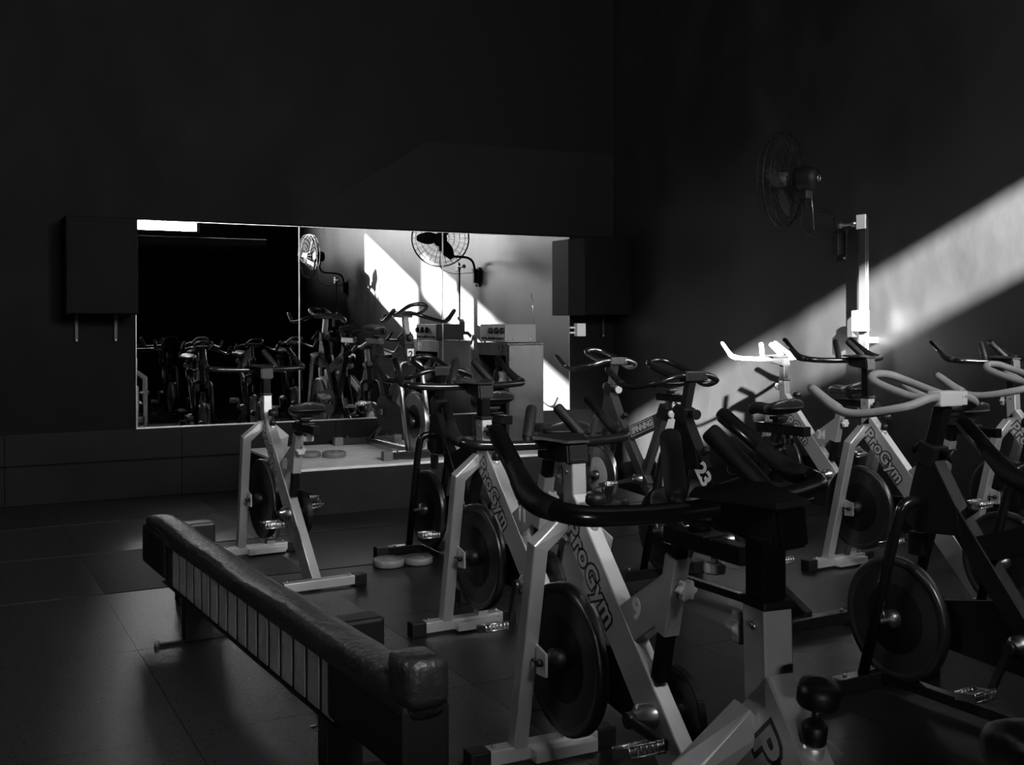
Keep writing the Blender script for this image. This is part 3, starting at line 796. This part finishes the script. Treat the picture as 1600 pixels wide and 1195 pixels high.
    if emblem:
        d = V(0, -.38, .135).normalized(); U = V(0, .135, .38).normalized()
        me = shape('emblem', lambda b: tube(b, [V(.055*math.cos(a*PI/16), .027*math.sin(a*PI/16), 0) for a in range(32)], .0022, 6, closed=True))
        place_text('emblem_ring', me, M_DSTEEL, bc, (-.0225, -.07, .635), d, U)
    if sticker:
        obj('sticker', shape('sticker', lambda b: box(b, (-.026, FY(.74)+.031, .70), (.026, FY(.74)+.0325, .79))), M_NUM, root, rot=(0, 0, 0))
        place_text('number', text_mesh(sticker, .075, .002, 0, 1, .0003), M_INK, root, (0, FY(.74)+.0332, .745), (-1, 0, 0), (0, 0, 1))
    return root

# ------------------------------------------------------------------ the bikes
white_bike(.987, .92, -.122, 'white spin bike nearest the camera, cut off by the bottom of the picture', '8', bar_z=1.03, bar_rot=.261, ang=.4)
white_bike(1.579, 2.377, -.018, 'white spin bike numbered 9 with low black handlebars', '9', bar_z=.948, sad_z=.785, ang=-1.55)
white_bike(1.969, 3.72, .024, 'white spin bike numbered 11, behind the bike numbered 9', '11', bar_z=1.036, sad_z=.82, ang=.24, head_knob=('rear', None))
white_bike(1.59, 5.617, .063, 'white spin bike numbered 10 standing alone beside the padded bench', '10', bar_z=1.043, sad_z=.775, ang=-1.45, head_knob=('front', None), knob=M_WKNOB)
white_bike(4.25, 3.851, .05, 'white spin bike with black bars in front of the sunlit wall pole', '14', bar_z=1.10, ang=.9, knob=M_PLAST, head_knob=('rear', M_PLAST))
white_bike(5.05, 5.37, .05, 'white spin bike with sunlit white handlebars close to the bright wall patch', '24', bar_z=1.05, bar_m=M_GREYLT, ang=.5, knob=M_WKNOB, head_knob=('front', M_WKNOB))
white_bike(5.22, 3.74, .02, 'white spin bike against the right wall, cut by the picture edge', None, bar_z=1.08, ang=.2, knob=M_PLAST)
white_bike(1.917, .79, 0, 'black spin bike at the right edge of which only one horn grip shows', None, bar_z=1.01, ang=.2, F=M_BLACK, knob=M_PLAST, group='black spin bikes')

black_bike(2.40, 5.09, .0, 'black spin bike with curved fork standing before the stage and steel cabinet', ang=.9, bar_z=1.04)
black_bike(3.23, 3.98, .03, 'black spin bike with white number 23 on its frame', num='23', bar_z=1.04, emblem=True, ang=2.2, post_m=M_DSTEEL)
black_bike(3.98, 5.80, .02, 'dark spin bike with silver flywheel and a lettered brace near the corner', panel='SPINNING', wheel_m=M_SILVER, rim_m=M_STEEL, bar_m=M_STEEL, post_m=M_STEEL, knob=M_WKNOB, frame=mat('gunmetal_paint', .05, .3, coat=.3), ang=1.3)
black_bike(2.974, 2.263, .025, 'black spin bike with grey foam handlebars and a pale grey clamp', bar_m=M_GREYBAR, clamp_m=M_GREYLT, ang=.4)
black_bike(4.09, 2.68, .03, 'black spin bike with grey loop handlebars cut by the right picture edge', bar_m=M_GREYBAR, clamp_m=M_GREYLT, ang=.8)
black_bike(2.88, .68, .0, 'dark spin bike seen only as a reflection in the left mirror', ang=.7)
black_bike(3.06, 7.79, PI, 'black spin bike alone on the stage facing the room, numbered 2', z0=SZ, cap_m=M_FEET, frame=mat('stage_bike_paint', .02, .2, coat=.5), fork_m=M_STEEL, rim_m=M_STEEL, post_m=M_STEEL, ang=1.2, sticker='2', panel='SPINNING')

# ------------------------------------------------------------------ padded bench with slatted sides
BX, BY0, BY1 = .966, 2.42, 5.25
BA = math.atan2(.055, 1)
t = thing('padded_bench', 'long low padded bench in black vinyl with pale slats along its side', 'bench', (BX, (BY0+BY1)/2, 0), .055)
HL = (BY1-BY0)/2; HWB = .056
def pad(b):
    n = 40; m = 22; rings = []
    for i in range(n+1):
        u = i/n; y = -HL + 2*HL*u
        e = 1.0
        if i in (0, n): e = .75
        elif i in (1, n-1): e = .93
        sag = .006*math.sin(9*u)+.004*math.sin(23*u)
        ring = []
        for j in range(m):
            a = 2*PI*j/m; ca, sa = math.cos(a), math.sin(a)
            x = (HWB+.006)*e*math.copysign(abs(ca)**.55, ca); z = .375+.045*e*math.copysign(abs(sa)**.6, sa)+sag*max(0, sa)
            ring.append(b.verts.new((x, y, z)))
        rings.append(ring)
    for i in range(n):
        for j in range(m): b.faces.new((rings[i][j], rings[i][(j+1)%m], rings[i+1][(j+1)%m], rings[i+1][j]))
    b.faces.new(rings[0][::-1]); b.faces.new(rings[-1])
obj('pad', mesh(pad, True), M_BENCH, t)
obj('piping', mesh(lambda b: tube(b, [(HWB+.003, -HL+.12+(2*HL-.14)*k/24, .392+.004*math.sin(k)) for k in range(25)], .005, 6)), M_VINYL, t)
obj('head_roll', mesh(lambda b: box(b, (-HWB-.003, -HL-.014, .36), (HWB+.003, -HL+.125, .488), .032), True), M_BENCH, t)
def end_flap(y0, y1):
    def fn(b):
        box(b, (-HWB-.012, y0, .20), (HWB+.010, y1, .375), .018)
    return fn
obj('vinyl_flap', mesh(end_flap(HL-.42, HL-.006)), M_FLAP, t)
obj('vinyl_flap', mesh(end_flap(-HL+.006, -HL+.50)), M_FLAP, t)
obj('core', mesh(lambda b: box(b, (-HWB+.003, -HL+.47, .185), (HWB-.003, HL-.40, .352))), M_PLAST, t)
obj('bottom_rail', mesh(lambda b: box(b, (-HWB-.006, -HL+.45, .178), (HWB+.006, HL-.38, .1845), .002)), M_PLAST, t)
sy0, sy1 = 2.88-(BY0+BY1)/2, 4.72-(BY0+BY1)/2
sm = mesh(lambda b: box(b, (-.006, -.043, .192), (.006, .043, .352), .0015)); sm.materials.append(M_SLAT)
for k in range(16):
    yy = sy0 + (sy1-sy0)*(k+.5)/16
    for sd in (-1, 1):
        obj('slat', sm, M_SLAT, t, loc=(sd*(HWB-.005), yy, 0))
for yy in (.70, -.85):
    obj('leg', mesh(lambda b: box(b, (-.055, yy-.035, .012), (.055, yy+.035, .1775), .003)), M_PLAST, t)
    fb = obj('foot_bar', mesh(lambda b: box(b, (-.15, yy-.012, 0.0), (.15, yy+.012, .0115), .002)), M_PLAST, t)
    for sd in (-1, 1): obj('foot_tip', mesh(lambda b: lathe(b, [(.011, .0), (.011, .018), (.006, .022)], 'z', 10, (sd*.162, yy, 0))), M_FEET, fb)
for yy in (1.33, -.58):
    obj('side_post', mesh(lambda b: box(b, (HWB+.0165, yy-.05, 0), (HWB+.185, yy+.05, .372), .012)), M_PLAST, t)

# ------------------------------------------------------------------ weight plates and small things
def plate_prof(): return [(.012, .002), (.068, .0), (.074, .004), (.074, .020), (.068, .024), (.055, .018), (.034, .018), (.028, .024), (.013, .024)]
def plate(x, y, z, r, label):
    o = obj('weight_plate', shape('plate', lambda b: lathe(b, plate_prof(), 'z', 36)), M_PLATE, loc=(x, y, z+.0008)); o.scale = (r/.074, r/.074, 1.5*r/.074)
    tag(o, label, 'weight plate', 'small weight plates')
def gp(u, v, z):
    d = fw*FPX + rt*(u-800) - up*(v-CY); k = (z-CAMH)/d.z; return d.x*k, d.y*k
for (u, v, z, r, lab) in ((607, 884, 0, .084, 'grey weight plate on the floor before the black bike, left of the pair'),
                          (653, 880, 0, .080, 'grey weight plate on the floor before the black bike, right of the pair'),
                          (522, 714, SZ, .086, 'grey weight plate lying alone on the stage top'),
                          (484, 714, SZ, .080, 'grey weight plate on the stage beside the knobs of bike number 10')):
    px, py = gp(u, v, z); plate(px, py, z, r, lab)
px, py = gp(490, 1135, 0)
def leafy(b):
    P_ = [(-.016, 0), (-.008, .006), (.006, .007), (.016, .002), (.008, -.005), (-.006, -.006)]
    A = [b.verts.new((x, y, .0)) for x, y in P_]; B = [b.verts.new((x*.8, y*.8, .003)) for x, y in P_]
    b.faces.new(A[::-1]); b.faces.new(B)
    for i in range(6): b.faces.new((A[i], A[(i+1)%6], B[(i+1)%6], B[i]))
tag(obj('paper_scrap', mesh(leafy), M_WPLAST, loc=(px, py, .001)), 'tiny pale paper scrap on the floor before the bench', 'scrap')
